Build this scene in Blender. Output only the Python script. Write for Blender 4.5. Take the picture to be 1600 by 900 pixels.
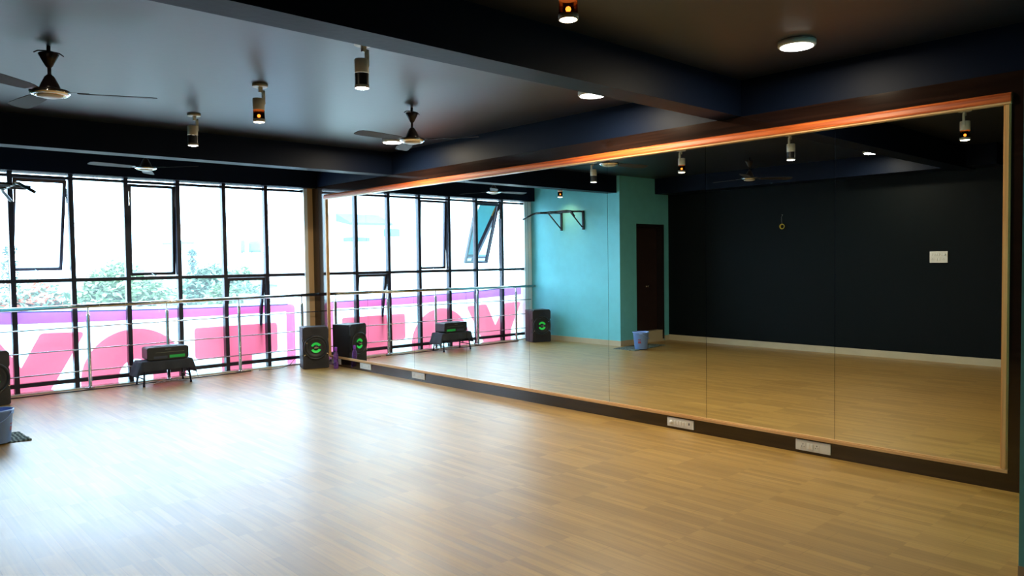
import bpy, math, random
from mathutils import Vector, Matrix, noise

for _o in list(bpy.data.objects):
    bpy.data.objects.remove(_o)
SC = bpy.context.scene
COL = SC.collection
PI = math.pi

# ------------------------------------------------------------------ camera
def set_camera():
    yaw, pitch, roll = math.radians(42.6323), math.radians(-2.1171), math.radians(-0.7838)
    f = Vector((math.sin(yaw)*math.cos(pitch), math.cos(yaw)*math.cos(pitch), math.sin(pitch)))
    r0 = Vector((math.cos(yaw), -math.sin(yaw), 0))
    u0 = r0.cross(f)
    r = r0*math.cos(roll) + u0*math.sin(roll)
    u = -r0*math.sin(roll) + u0*math.cos(roll)
    cam = bpy.data.cameras.new('camera')
    cam.sensor_width = 36.0
    cam.lens = 1169.03*36.0/1600.0
    cam.clip_start = 0.05
    cam.clip_end = 500
    o = bpy.data.objects.new('camera', cam)
    COL.objects.link(o)
    m = Matrix(((r.x, u.x, -f.x, 0), (r.y, u.y, -f.y, 0), (r.z, u.z, -f.z, 1.5), (0, 0, 0, 1)))
    o.matrix_world = m
    SC.camera = o
set_camera()

# ------------------------------------------------------------------ light, world, exposure
SKY_COLOR = (0.64, 0.90, 1.16)
SKY_STRENGTH = 12.0
SPOT_WATTS = 26.0
PANEL_WATTS = 36.0
SC.view_settings.view_transform = 'Standard'
SC.view_settings.look = 'None'
SC.view_settings.exposure = 0.0
SC.view_settings.gamma = 1.0
SC.view_settings.use_curve_mapping = False
SC.cycles.max_bounces = 10
SC.cycles.diffuse_bounces = 5
SC.cycles.glossy_bounces = 6
SC.cycles.transmission_bounces = 8
SC.cycles.transparent_max_bounces = 16
SC.cycles.sample_clamp_indirect = 6.0
SC.cycles.use_denoising = True

W = bpy.data.worlds.new('overcast_sky')
SC.world = W
W.use_nodes = True
_bg = W.node_tree.nodes['Background']
_bg.inputs[0].default_value = (*SKY_COLOR, 1)
_bg.inputs[1].default_value = SKY_STRENGTH

def light(name, kind, loc, energy, color, parent=None, rot=(0, 0, 0), **kw):
    d = bpy.data.lights.new(name, kind)
    d.energy = energy
    d.color = color
    for k, v in kw.items():
        setattr(d, k, v)
    o = bpy.data.objects.new(name, d)
    o.location = loc
    o.rotation_euler = rot
    COL.objects.link(o)
    if parent:
        o.parent = parent
    return o

# sampling portal in the glazed wall (emits nothing itself, guides the sky light)
_p = light('window_portal', 'AREA', (3.2, 10.75, 1.35), 1, (1, 1, 1), rot=(-PI/2, 0, 0), shape='RECTANGLE', size=4.9, size_y=2.9)
_p.data.cycles.is_portal = True

# ------------------------------------------------------------------ room constants (metres)
M = 5.463          # mirror wall
WY = 10.366        # glazing
ZC = 2.92          # ceiling
ZB = 2.63          # underside of beams
XL = 0.90          # teal wall
YG = 8.16          # wall with the door
XB = -0.50         # black wall
YB = 2.85          # where the black wall ends

# ------------------------------------------------------------------ materials
MATS = {}
def new_mat(name):
    m = bpy.data.materials.new(name)
    m.use_nodes = True
    return m, m.node_tree, m.node_tree.nodes['Principled BSDF']

def mat(name, color, rough=0.5, metal=0.0, spec=0.5, bump=0.0, bscale=40.0, var=0.0, vscale=6.0, coat=0.0, **kw):
    if name in MATS:
        return MATS[name]
    m, nt, b = new_mat(name)
    b.inputs['Base Color'].default_value = (*color, 1)
    b.inputs['Roughness'].default_value = rough
    b.inputs['Metallic'].default_value = metal
    b.inputs['Specular IOR Level'].default_value = spec
    b.inputs['Coat Weight'].default_value = coat
    tc = nt.nodes.new('ShaderNodeTexCoord')
    if var > 0:
        n = nt.nodes.new('ShaderNodeTexNoise'); n.inputs['Scale'].default_value = vscale
        n.inputs['Detail'].default_value = 5
        nt.links.new(tc.outputs['Object'], n.inputs['Vector'])
        r = nt.nodes.new('ShaderNodeValToRGB')
        r.color_ramp.elements[0].position = 0.3; r.color_ramp.elements[1].position = 0.7
        r.color_ramp.elements[0].color = (*[c*(1-var) for c in color], 1)
        r.color_ramp.elements[1].color = (*[min(1, c*(1+var)) for c in color], 1)
        nt.links.new(n.outputs['Fac'], r.inputs['Fac'])
        nt.links.new(r.outputs['Color'], b.inputs['Base Color'])
    if bump > 0:
        n2 = nt.nodes.new('ShaderNodeTexNoise'); n2.inputs['Scale'].default_value = bscale
        n2.inputs['Detail'].default_value = 4
        nt.links.new(tc.outputs['Object'], n2.inputs['Vector'])
        bp = nt.nodes.new('ShaderNodeBump'); bp.inputs['Strength'].default_value = bump
        bp.inputs['Distance'].default_value = 0.01
        nt.links.new(n2.outputs['Fac'], bp.inputs['Height'])
        nt.links.new(bp.outputs['Normal'], b.inputs['Normal'])
    for k, v in kw.items():
        b.inputs[k].default_value = v
    MATS[name] = m
    return m

def emit(name, color, strength):
    if name in MATS:
        return MATS[name]
    m, nt, b = new_mat(name)
    b.inputs['Base Color'].default_value = (*[min(c, 1)*0.8 for c in color], 1)
    b.inputs['Emission Color'].default_value = (*color, 1)
    b.inputs['Emission Strength'].default_value = strength
    MATS[name] = m
    return m

def mat_floor():
    m, nt, b = new_mat('laminate_floor')
    N, L = nt.nodes.new, nt.links.new
    tc = N('ShaderNodeTexCoord')
    mp = N('ShaderNodeMapping'); mp.inputs['Rotation'].default_value = (0, 0, PI/2)
    L(tc.outputs['Object'], mp.inputs['Vector'])
    br = N('ShaderNodeTexBrick')
    br.inputs['Scale'].default_value = 1.0
    br.inputs['Brick Width'].default_value = 0.43
    br.inputs['Row Height'].default_value = 0.0495
    br.inputs['Mortar Size'].default_value = 0.0
    br.inputs['Color1'].default_value = (0, 0, 0, 1)
    br.inputs['Color2'].default_value = (1, 1, 1, 1)
    br.offset = 0.37; br.offset_frequency = 1; br.squash = 1.0
    L(mp.outputs[0], br.inputs['Vector'])
    ramp = N('ShaderNodeValToRGB')
    e = ramp.color_ramp.elements
    e[0].color = (0.315, 0.175, 0.032, 1); e[1].color = (0.455, 0.268, 0.060, 1)
    x = e.new(0.5); x.color = (0.39, 0.223, 0.045, 1)
    L(br.outputs['Color'], ramp.inputs['Fac'])
    # grain running along the boards
    g = N('ShaderNodeMapping'); g.inputs['Scale'].default_value = (60, 2.2, 1)
    L(tc.outputs['Object'], g.inputs['Vector'])
    gn = N('ShaderNodeTexNoise'); gn.inputs['Scale'].default_value = 1.0; gn.inputs['Detail'].default_value = 6
    L(g.outputs[0], gn.inputs['Vector'])
    gr = N('ShaderNodeValToRGB')
    gr.color_ramp.elements[0].position = 0.3; gr.color_ramp.elements[0].color = (0.80, 0.80, 0.80, 1)
    gr.color_ramp.elements[1].position = 0.7; gr.color_ramp.elements[1].color = (1.08, 1.08, 1.08, 1)
    L(gn.outputs['Fac'], gr.inputs['Fac'])
    mul = N('ShaderNodeMix'); mul.data_type = 'RGBA'; mul.blend_type = 'MULTIPLY'; mul.inputs[0].default_value = 1
    L(ramp.outputs['Color'], mul.inputs[6]); L(gr.outputs['Color'], mul.inputs[7])
    # joints between whole planks
    bj = N('ShaderNodeTexBrick')
    bj.inputs['Scale'].default_value = 1.0
    bj.inputs['Brick Width'].default_value = 1.25
    bj.inputs['Row Height'].default_value = 0.1485
    bj.inputs['Mortar Size'].default_value = 0.0012
    bj.inputs['Mortar Smooth'].default_value = 0.1
    bj.inputs['Color1'].default_value = (1, 1, 1, 1); bj.inputs['Color2'].default_value = (1, 1, 1, 1)
    bj.inputs['Mortar'].default_value = (0.62, 0.58, 0.52, 1)
    bj.offset = 0.41
    L(mp.outputs[0], bj.inputs['Vector'])
    mul2 = N('ShaderNodeMix'); mul2.data_type = 'RGBA'; mul2.blend_type = 'MULTIPLY'; mul2.inputs[0].default_value = 1
    L(mul.outputs[2], mul2.inputs[6]); L(bj.outputs['Color'], mul2.inputs[7])
    L(mul2.outputs[2], b.inputs['Base Color'])
    rn = N('ShaderNodeTexNoise'); rn.inputs['Scale'].default_value = 1.3; rn.inputs['Detail'].default_value = 4
    L(tc.outputs['Object'], rn.inputs['Vector'])
    rr = N('ShaderNodeMapRange'); rr.inputs[3].default_value = 0.34; rr.inputs[4].default_value = 0.46
    L(rn.outputs['Fac'], rr.inputs[0]); L(rr.outputs[0], b.inputs['Roughness'])
    b.inputs['Specular IOR Level'].default_value = 1.0
    b.inputs['Coat Weight'].default_value = 0.45; b.inputs['Coat Roughness'].default_value = 0.5
    bp = N('ShaderNodeBump'); bp.inputs['Strength'].default_value = 0.12; bp.inputs['Distance'].default_value = 0.002
    L(gn.outputs['Fac'], bp.inputs['Height']); L(bp.outputs[0], b.inputs['Normal'])
    return m

def mat_glass(name='clear_glass', tint=(0.93, 0.98, 0.97), refl=(0.75, 0.93, 1.0), haze=0.0):
    if name in MATS:
        return MATS[name]
    m = bpy.data.materials.new(name); m.use_nodes = True
    nt = m.node_tree; nt.nodes.clear(); N, L = nt.nodes.new, nt.links.new
    out = N('ShaderNodeOutputMaterial'); mx = N('ShaderNodeMixShader')
    tr = N('ShaderNodeBsdfTransparent'); tr.inputs[0].default_value = (*tint, 1)
    gl = N('ShaderNodeBsdfGlossy'); gl.inputs[0].default_value = (*refl, 1); gl.inputs['Roughness'].default_value = 0.01
    fr = N('ShaderNodeFresnel'); fr.inputs[0].default_value = 1.5
    dm = N('ShaderNodeMixShader'); dm.inputs[0].default_value = haze
    tl = N('ShaderNodeBsdfTranslucent'); tl.inputs[0].default_value = (0.85, 0.9, 0.92, 1)  # bright haze put into the glass, washes out the view outside
    L(tr.outputs[0], dm.inputs[1]); L(tl.outputs[0], dm.inputs[2])
    L(fr.outputs[0], mx.inputs[0]); L(dm.outputs[0], mx.inputs[1]); L(gl.outputs[0], mx.inputs[2])
    L(mx.outputs[0], out.inputs[0])
    MATS[name] = m
    return m

def mat_wood(name, c0, c1, axis='Y', rough=0.35, scale=3.0):
    if name in MATS:
        return MATS[name]
    m, nt, b = new_mat(name)
    N, L = nt.nodes.new, nt.links.new
    tc = N('ShaderNodeTexCoord'); mp = N('ShaderNodeMapping')
    mp.inputs['Scale'].default_value = {'X': (0.5, 22, 22), 'Y': (22, 0.5, 22), 'Z': (22, 22, 0.5)}[axis]
    L(tc.outputs['Object'], mp.inputs['Vector'])
    n = N('ShaderNodeTexNoise'); n.inputs['Scale'].default_value = scale; n.inputs['Detail'].default_value = 6
    L(mp.outputs[0], n.inputs['Vector'])
    r = N('ShaderNodeValToRGB'); r.color_ramp.elements[0].position = 0.32; r.color_ramp.elements[1].position = 0.68
    r.color_ramp.elements[0].color = (*c0, 1); r.color_ramp.elements[1].color = (*c1, 1)
    L(n.outputs['Fac'], r.inputs['Fac']); L(r.outputs['Color'], b.inputs['Base Color'])
    b.inputs['Roughness'].default_value = rough
    MATS[name] = m
    return m

def mat_banner(name, c0, c1=None, x0=1.0, x1=5.2):
    m = bpy.data.materials.new(name); m.use_nodes = True
    nt = m.node_tree; nt.nodes.clear(); N, L = nt.nodes.new, nt.links.new
    out = N('ShaderNodeOutputMaterial'); mx = N('ShaderNodeMixShader'); mx.inputs[0].default_value = 0.85
    d = N('ShaderNodeBsdfDiffuse'); t = N('ShaderNodeBsdfTranslucent')
    if c1:
        tc = N('ShaderNodeTexCoord'); sp = N('ShaderNodeSeparateXYZ'); mr = N('ShaderNodeMapRange')
        mr.inputs[1].default_value = x0; mr.inputs[2].default_value = x1
        r = N('ShaderNodeValToRGB'); r.color_ramp.elements[0].color = (*c0, 1); r.color_ramp.elements[1].color = (*c1, 1)
        L(tc.outputs['Object'], sp.inputs[0]); L(sp.outputs[0], mr.inputs[0]); L(mr.outputs[0], r.inputs[0])
        L(r.outputs[0], d.inputs[0]); L(r.outputs[0], t.inputs[0])
    else:
        d.inputs[0].default_value = (*c0, 1); t.inputs[0].default_value = (*c0, 1)
    L(d.outputs[0], mx.inputs[1]); L(t.outputs[0], mx.inputs[2]); L(mx.outputs[0], out.inputs[0])
    return m

NAVY = mat('navy_paint', (0.0030, 0.007, 0.021), rough=0.5, spec=0.10, bump=0.08, bscale=25)
CEIL = mat('navy_ceiling_paint', (0.004, 0.007, 0.014), rough=0.42, spec=1.0, bump=0.05, bscale=14, var=0.08, vscale=2)
BLACKW = mat('blue_black_wall_paint', (0.0015, 0.0042, 0.006), rough=0.6, spec=0.12, bump=0.1, bscale=60)
TEAL = mat('teal_wall_paint', (0.16, 0.60, 0.70), rough=0.55, spec=0.4, bump=0.12, bscale=50, var=0.04)
TILE = mat('beige_skirting_tile', (0.52, 0.46, 0.32), rough=0.35, var=0.05)
LAM = mat_wood('dark_brown_laminate', (0.010, 0.005, 0.004), (0.022, 0.010, 0.007), 'Y', rough=0.10, scale=2)
LAM.node_tree.nodes['Principled BSDF'].inputs['Specular IOR Level'].default_value = 0.9
REDWOOD = mat_wood('varnished_red_wood', (0.26, 0.040, 0.008), (0.66, 0.15, 0.025), 'Y', rough=0.45)
BEAD = mat_wood('pale_wood_bead', (0.55, 0.30, 0.12), (0.74, 0.46, 0.22), 'Y', rough=0.35)
BEADZ = mat_wood('pale_wood_bead_upright', (0.52, 0.26, 0.09), (0.74, 0.42, 0.17), 'Z', rough=0.35)
MIRROR = mat('silvered_mirror', (0.93, 0.98, 0.94), rough=0.0, metal=1.0)
ALU = mat('dark_purple_brown_aluminium', (0.030, 0.026, 0.045), rough=0.35, metal=0.3, spec=0.6)
WHITEF = mat('white_frame_paint', (0.88, 0.92, 0.94), rough=0.4)
STEEL = mat('brushed_stainless_steel', (0.72, 0.70, 0.67), rough=0.16, metal=1.0)
GLASS = mat_glass(haze=0.055)
VGLASS = mat_glass('blue_tinted_glass', (0.86, 0.95, 1.0), (0.70, 0.93, 1.0), haze=0.05)
BLACKP = mat('black_plastic', (0.022, 0.022, 0.028), rough=0.32)
BLACKM = mat('matt_black_plastic', (0.022, 0.020, 0.026), rough=0.5)
WHITEP = mat('white_plastic', (0.74, 0.73, 0.68), rough=0.35)
CREAM = mat('cream_metal', (0.62, 0.60, 0.52), rough=0.4)
CHROME = mat('chrome', (0.85, 0.85, 0.86), rough=0.12, metal=1.0)
BRASS = mat('brass_trim', (0.75, 0.45, 0.12), rough=0.25, metal=1.0)
FANB = mat('dark_brown_fan_enamel', (0.022, 0.015, 0.018), rough=0.3)
FANBL = mat('brown_grey_fan_blade', (0.035, 0.031, 0.031), rough=0.6, spec=0.3)

# ------------------------------------------------------------------ mesh helpers
class MB:
    def __init__(s):
        s.v = []; s.f = []; s.m = []; s.s = []
    def add(s, vs, fs, mi=0, smooth=False, T=None):
        o = len(s.v)
        for p in vs:
            p = Vector(p)
            s.v.append(T @ p if T is not None else p)
        for f in fs:
            s.f.append([i+o for i in f]); s.m.append(mi); s.s.append(smooth)
        return s
    def box(s, a, b, mi=0, T=None):
        (x0, y0, z0), (x1, y1, z1) = a, b
        vs = [(x0, y0, z0), (x1, y0, z0), (x1, y1, z0), (x0, y1, z0), (x0, y0, z1), (x1, y0, z1), (x1, y1, z1), (x0, y1, z1)]
        fs = [(3, 2, 1, 0), (4, 5, 6, 7), (0, 1, 5, 4), (1, 2, 6, 5), (2, 3, 7, 6), (3, 0, 4, 7)]
        return s.add(vs, fs, mi, False, T)
    def lathe(s, prof, c=(0, 0, 0), seg=32, mi=0, T=None, caps=True, axis='Z'):
        # prof: list of (radius, height)
        vs = []; fs = []
        for (r, h) in prof:
            for k in range(seg):
                a = 2*PI*k/seg
                p = (r*math.cos(a), r*math.sin(a), h)
                if axis == 'Y': p = (p[0], -p[2], p[1])
                if axis == 'X': p = (p[2], p[0], p[1])
                vs.append((c[0]+p[0], c[1]+p[1], c[2]+p[2]))
        n = len(prof)
        for i in range(n-1):
            for k in range(seg):
                k2 = (k+1) % seg
                fs.append((i*seg+k, i*seg+k2, (i+1)*seg+k2, (i+1)*seg+k))
        s.add(vs, fs, mi, True, T)
        if caps:
            o = len(s.v) - n*seg
            s.f.append([o+k for k in range(seg)][::-1]); s.m.append(mi); s.s.append(False)
            s.f.append([o+(n-1)*seg+k for k in range(seg)]); s.m.append(mi); s.s.append(False)
        return s
    def tube(s, pts, r, seg=10, mi=0, closed=False, T=None):
        pts = [Vector(p) for p in pts]
        n = len(pts); vs = []; fs = []
        rs = r if isinstance(r, (list, tuple)) else [r]*n
        up = Vector((0, 0, 1)); prev = None
        for i in range(n):
            if closed: d = pts[(i+1) % n]-pts[i-1]
            elif i == 0: d = pts[1]-pts[0]
            elif i == n-1: d = pts[-1]-pts[-2]
            else: d = (pts[i+1]-pts[i]).normalized()+(pts[i]-pts[i-1]).normalized()
            d.normalize()
            if prev is None:
                a = up if abs(d.z) < 0.95 else Vector((1, 0, 0))
                x = d.cross(a).normalized()
            else:
                x = (prev-d*prev.dot(d)).normalized()
            prev = x
            y = d.cross(x)
            for k in range(seg):
                t = 2*PI*k/seg
                vs.append(pts[i]+(x*math.cos(t)+y*math.sin(t))*rs[i])
        for i in range(n if closed else n-1):
            j = (i+1) % n
            for k in range(seg):
                k2 = (k+1) % seg
                fs.append((i*seg+k, i*seg+k2, j*seg+k2, j*seg+k))
        s.add(vs, fs, mi, True, T)
        if not closed:
            o = len(s.v)-n*seg
            s.f.append([o+k for k in range(seg)][::-1]); s.m.append(mi); s.s.append(False)
            s.f.append([o+(n-1)*seg+k for k in range(seg)]); s.m.append(mi); s.s.append(False)
        return s
    def prism(s, poly, d0, d1, plane='XZ', mi=0, T=None):
        n = len(poly)
        def P(a, b, d):
            return {'XZ': (a, d, b), 'XY': (a, b, d), 'YZ': (d, a, b)}[plane]
        vs = [P(a, b, d0) for a, b in poly]+[P(a, b, d1) for a, b in poly]
        fs = [list(range(n))[::-1], list(range(n, 2*n))]
        for i in range(n):
            j = (i+1) % n
            fs.append([i, j, n+j, n+i])
        return s.add(vs, fs, mi, False, T)
    def build(s, name, mats, parent=None, loc=None, bevel=0.0, bseg=2, rz=0.0, solid=0.0):
        me = bpy.data.meshes.new(name)
        me.from_pydata([tuple(p) for p in s.v], [], s.f)
        if not isinstance(mats, (list, tuple)): mats = [mats]
        for m in mats: me.materials.append(m)
        for p, mi, sm in zip(me.polygons, s.m, s.s):
            p.material_index = mi; p.use_smooth = sm
        me.update()
        import bmesh
        bm = bmesh.new(); bm.from_mesh(me); bmesh.ops.recalc_face_normals(bm, faces=bm.faces); bm.to_mesh(me); bm.free()
        o = bpy.data.objects.new(name, me)
        COL.objects.link(o)
        if loc is not None: o.location = loc
        o.rotation_euler.z = rz
        if parent is not None: o.parent = parent
        if solid:
            sm = o.modifiers.new('thickness', 'SOLIDIFY'); sm.thickness = solid; sm.offset = 0
        if bevel:
            b = o.modifiers.new('bevel', 'BEVEL'); b.width = bevel; b.segments = bseg; b.limit_method = 'ANGLE'
            b.angle_limit = math.radians(40)
        return o

def rrect(x0, y0, x1, y1, r, n=5):
    pts = []
    for cx, cy, a0 in ((x1-r, y1-r, 0), (x0+r, y1-r, PI/2), (x0+r, y0+r, PI), (x1-r, y0+r, 1.5*PI)):
        for k in range(n+1):
            a = a0+PI/2*k/n
            pts.append((cx+r*math.cos(a), cy+r*math.sin(a)))
    return pts

def empty(name, loc=(0, 0, 0), rz=0.0, parent=None):
    o = bpy.data.objects.new(name, None)
    o.empty_display_size = 0.1
    COL.objects.link(o)
    o.location = loc; o.rotation_euler.z = rz
    if parent: o.parent = parent
    return o

def tag(o, label, cat, group=None, kind=None):
    o['label'] = label; o['category'] = cat
    if group: o['group'] = group
    if kind: o['kind'] = kind
    return o

def struct(o, label=None, cat=None):
    o['kind'] = 'structure'
    if label: o['label'] = label
    if cat: o['category'] = cat
    return o

def kids(o):
    return [c for c in bpy.data.objects if c.parent == o]

def copy_tree(o, parent=None):
    c = o.copy(); COL.objects.link(c)
    c.parent = parent
    for ch in kids(o):
        copy_tree(ch, c)
    return c

# ================================================================== THE ROOM
def room():
    struct(MB().box((-3.2, -3.2, -0.2), (M, WY+0.01, 0)).build('floor', mat_floor()),
           'pale maple laminate strip floor running towards the windows', 'floor')
    struct(MB().box((-3.3, -3.3, ZC), (M+0.3, 10.55, ZC+0.3)).build('ceiling', CEIL),
           'dark navy semi-gloss painted ceiling', 'ceiling')
    # right wall behind the mirrors
    struct(MB().box((M+0.012, 0.5, -0.2), (M+0.25, 10.55, ZC)).build('wall_right', NAVY),
           'navy wall above the mirror panelling', 'wall')
    # near right block, teal
    b = MB().box((3.90, -3.2, 0.10), (M+0.25, 0.906, ZC))
    struct(b.build('wall_near_right', TEAL), 'teal painted wall end at the right edge', 'wall')
    struct(MB().box((3.898, -3.2, 0), (M+0.2, 0.908, 0.10)).build('baseboard_near_right', TILE),
           'beige skirting tile under the teal wall end', 'baseboard')
    # left teal wall beside the windows
    struct(MB().box((0.66, YG+0.24, 0), (XL, 10.55, ZC)).build('wall_left', TEAL),
           'bright teal wall beside the windows', 'wall')
    # wall with the door
    dx0, dx1, dz0, dz1 = -0.335, 0.445, 0.20, 2.11
    b = MB()
    b.box((XB-0.2, YG, 0), (dx0, YG+0.24, ZC)); b.box((dx1, YG, 0), (XL, YG+0.24, ZC))
    b.box((dx0, YG, dz1), (dx1, YG+0.24, ZC)); b.box((XB-0.2, YG+0.24, 0), (0.66, YG+0.5, ZC))  # last box: unseen backing added to stop daylight leaking around the door
    struct(b.build('wall_back_left', TEAL), 'teal wall around the brown door', 'wall')
    struct(MB().box((dx0, YG-0.012, 0), (dx1+0.0, YG+0.24, dz0)).build('trim_1', TILE), 'beige tiled raised door sill', 'sill')
    # black wall opposite the mirrors and the recess behind
    struct(MB().box((XB-0.2, YB, 0), (XB, YG, ZC)).build('wall_opposite', BLACKW), 'blue black wall opposite the mirrors', 'wall')
    b = MB().box((-3.2, YB, 0), (XB-0.2, YB+0.2, ZC)).box((-3.3, -3.2, 0), (-3.1, YB+0.2, ZC)).box((-3.2, -3.3, 0), (M+0.2, -3.1, ZC))
    struct(b.build('wall_behind', BLACKW), 'dark walls behind the camera', 'wall')
    # baseboards
    struct(MB().box((XB, YB, 0), (XB+0.012, YG, 0.10)).box((XB-0.2, YB-0.012, 0), (XB+0.012, YB, 0.10)).build('baseboard_opposite', TILE),
           'pale tile skirting under the black wall', 'baseboard')
    struct(MB().box((XL, YG-0.012, 0), (XL+0.012, WY, 0.09)).box((dx1, YG-0.012, 0), (XL+0.0, YG, 0.09)).box((XB+0.012, YG-0.012, 0), (dx0-0.03, YG, 0.09))
           .build('baseboard_left', TILE), 'beige tile skirting under the teal walls', 'baseboard')
    # beams
    struct(MB().box((XB-0.2, 3.20, ZB), (M+0.012, 3.42, ZC)).build('ceiling_beam', NAVY), 'dark ceiling beam nearer the camera', 'beam')
    struct(MB().box((XL-0.1, 8.22, ZB), (M+0.012, 8.43, ZC)).build('ceiling_beam', NAVY), 'dark ceiling beam nearer the windows', 'beam')
    struct(MB().box((XB, YB, ZB+0.02), (-0.10, YG, ZC)).build('ceiling_beam', NAVY), 'dark edge beam over the black wall', 'beam')
    struct(MB().box((XL-0.05, 10.22, 2.616), (M+0.25, 10.55, ZC)).build('window_lintel', NAVY), 'navy lintel over the windows', 'lintel')
    # end board between glazing and mirror wall
    struct(MB().box((5.362, 10.335, -0.3), (M+0.012, 10.50, 2.625)).build('trim_2', mat('tan_board', (0.70, 0.46, 0.24), rough=0.4)), 'tan upright board between glazing and mirror wall', 'board')
    # floor edge track under the glazing
    struct(MB().box((XL, 10.27, 0), (5.36, WY+0.05, 0.014)).build('trim_3', mat('pale_marble', (0.62, 0.62, 0.60), rough=0.25, var=0.08, vscale=20)),
           'pale stone strip along the foot of the glazing', 'trim')
    # door
    d = empty('door_1', (0, 0, 0)); struct(d, 'dark brown door seen in the mirror', 'door')
    DB = mat('dark_brown_door', (0.030, 0.015, 0.014), rough=0.45, var=0.15, vscale=9)
    DF = mat('near_black_door_frame', (0.010, 0.006, 0.007), rough=0.4)
    MB().box((dx0+0.05, YG+0.11, dz0), (dx1-0.012, YG+0.15, dz1-0.045)).build('door_leaf', DB, d)
    b = MB().box((dx0, YG-0.02, 0.04), (dx0+0.045, YG+0.2, dz1)).box((dx1-0.015, YG-0.006, dz0), (dx1, YG+0.2, dz1)).box((dx0+0.045, YG-0.006, dz1-0.05), (dx1-0.015, YG+0.2, dz1))
    b.build('door_frame', DF, d)
    MB().lathe([(0.022, 0), (0.022, 0.01), (0.010, 0.015), (0.010, 0.04), (0.018, 0.045), (0.018, 0.06)], (0.02, YG+0.11, 1.0), 16, axis='Y').build('door_handle', CHROME, d)

    # laminate panelling around the mirrors
    b = MB()
    xs0, xs1 = M-0.006, M+0.012
    b.box((xs0, 0.906, 0), (xs1, 10.335, 0.118))                 # foot
    b.box((xs0, 0.906, 2.495), (xs1, 10.335, 2.625))             # head
    b.box((xs0, 0.906, 0.118), (xs1, 1.352, 2.495))             # near end
    b.box((xs0, 9.925, 0.118), (xs1, 10.335, 2.495))             # far end
    struct(b.build('trim_4', LAM), 'glossy dark brown laminate panelling around the mirrors', 'panelling')

def glazing():
    g = empty('window_1', (0, 0, 0))
    struct(g, 'full height dark framed window wall with three tilted vents', 'window')
    mx = [1.63, 2.253, 2.870, 3.505, 4.118, 4.7255]
    y0, y1 = WY-0.03, WY+0.05
    for x in mx:
        MB().box((x-0.026, y0, 0.0), (x+0.026, y1, 2.63)).build('mullion', ALU, g)
    for z, h in ((2.570, 0.016), (1.333, 0.022), (0.10, 0.024)):
        b = MB()
        xs = [1.085]+mx+[5.305]
        for i in range(len(xs)-1):
            b.box((xs[i]+(0.026 if i else 0), y0+0.005, z-h), (xs[i+1]-(0.026 if i < len(xs)-2 else 0), y1-0.005, z+h))
        b.build('transom', ALU, g)
    MB().box((5.305, y0-0.02, 0), (5.362, y1+0.02, 2.61)).build('jamb', WHITEF, g)
    MB().box((0.905, y0-0.02, 0), (1.085, y1+0.02, 2.61)).build('jamb', WHITEF, g)
    # fixed glass: every bay and row except the three vents
    vents = {(1, 2), (3, 2), (5, 1)}
    xs = [1.085]+mx+[5.305]; zs = [0.012, 0.10, 1.333, 2.573, 2.61]
    b = MB()
    for i in range(len(xs)-1):
        for k in range(4):
            if (i, k) in vents: continue
            x0, x1, z0, z1 = xs[i], xs[i+1], zs[k], zs[k+1]
            b.add([(x0, WY+0.012, z0), (x1, WY+0.012, z0), (x1, WY+0.012, z1), (x0, WY+0.012, z1)], [(0, 1, 2, 3)])
    b.build('glass_panes', GLASS, g)
    # vents hinged at the top
    def vent(x0, x1, z0, z1, off):
        L = z1-z0; a = math.asin(off/L)
        T = Matrix.Translation((0, WY+0.02, z1)) @ Matrix.Rotation(a, 4, 'X')
        w = 0.036
        s = MB()
        s.box((x0, -0.02, -w), (x1, 0.03, 0), T=T); s.box((x0, -0.02, -L), (x1, 0.03, -L+w), T=T)
        s.box((x0, -0.02, -L+w), (x0+w, 0.03, -w), T=T); s.box((x1-w, -0.02, -L+w), (x1, 0.03, -w), T=T)
        so = s.build('vent_sash', ALU, g)
        MB().add([(x0+w, 0.01, -L+w), (x1-w, 0.01, -L+w), (x1-w, 0.01, -w), (x0+w, 0.01, -w)], [(0, 1, 2, 3)], T=T).build('pane', VGLASS, so)
        h = MB(); xc = (x0+x1)/2
        h.tube([(xc-0.02, -0.03, -L+0.02), (xc+0.01, -0.05, -L+0.0), (xc+0.035, -0.05, -L-0.05)], 0.005, 8, T=T)
        h.build('handle', CHROME, so)
        for x in (x0+0.005, x1-0.005):     # friction stays
            st = MB().box((x-0.004, WY-0.01, z1-0.28), (x+0.004, WY+0.02, z1-0.10))
            st.box((x-0.003, 0.0, -0.30), (x+0.003, 0.012, -0.08), T=T)
            st.build('stay_arm', CHROME, so)
    vent(1.665, 2.215, 1.40, 2.545, 0.36)
    vent(2.905, 3.478, 1.37, 2.545, 0.055)
    vent(4.150, 4.695, 0.135, 1.305, 0.21)
    # steel railing inside the glass
    r = empty('handrail', (0, 10.22, 0))
    tag(r, 'stainless steel handrail with thin bars in front of the window wall', 'railing')
    MB().tube([(0.925, 0, 1.005), (M-0.01, 0, 1.03)], 0.024, 16).build('top_rail', STEEL, r)
    for z0, z1 in ((0.755, 0.775), (0.487, 0.50), (0.222, 0.23)):
        MB().tube([(1.03, -0.0, z0), (M-0.012, 0, z1)], 0.0075, 10).build('bar', STEEL, r)
    for x in (1.42, 2.365, 3.285, 4.24, 5.185):
        zt = 1.005+(x-0.925)/4.5*0.025
        b = MB().lathe([(0.055, 0.014), (0.055, 0.019), (0.024, 0.024), (0.021, 0.03), (0.021, 0.90), (0.018, 0.91), (0.009, 0.915), (0.009, zt-0.02)], (x, 0, 0), 16)
        b.build('post', STEEL, r)

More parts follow.
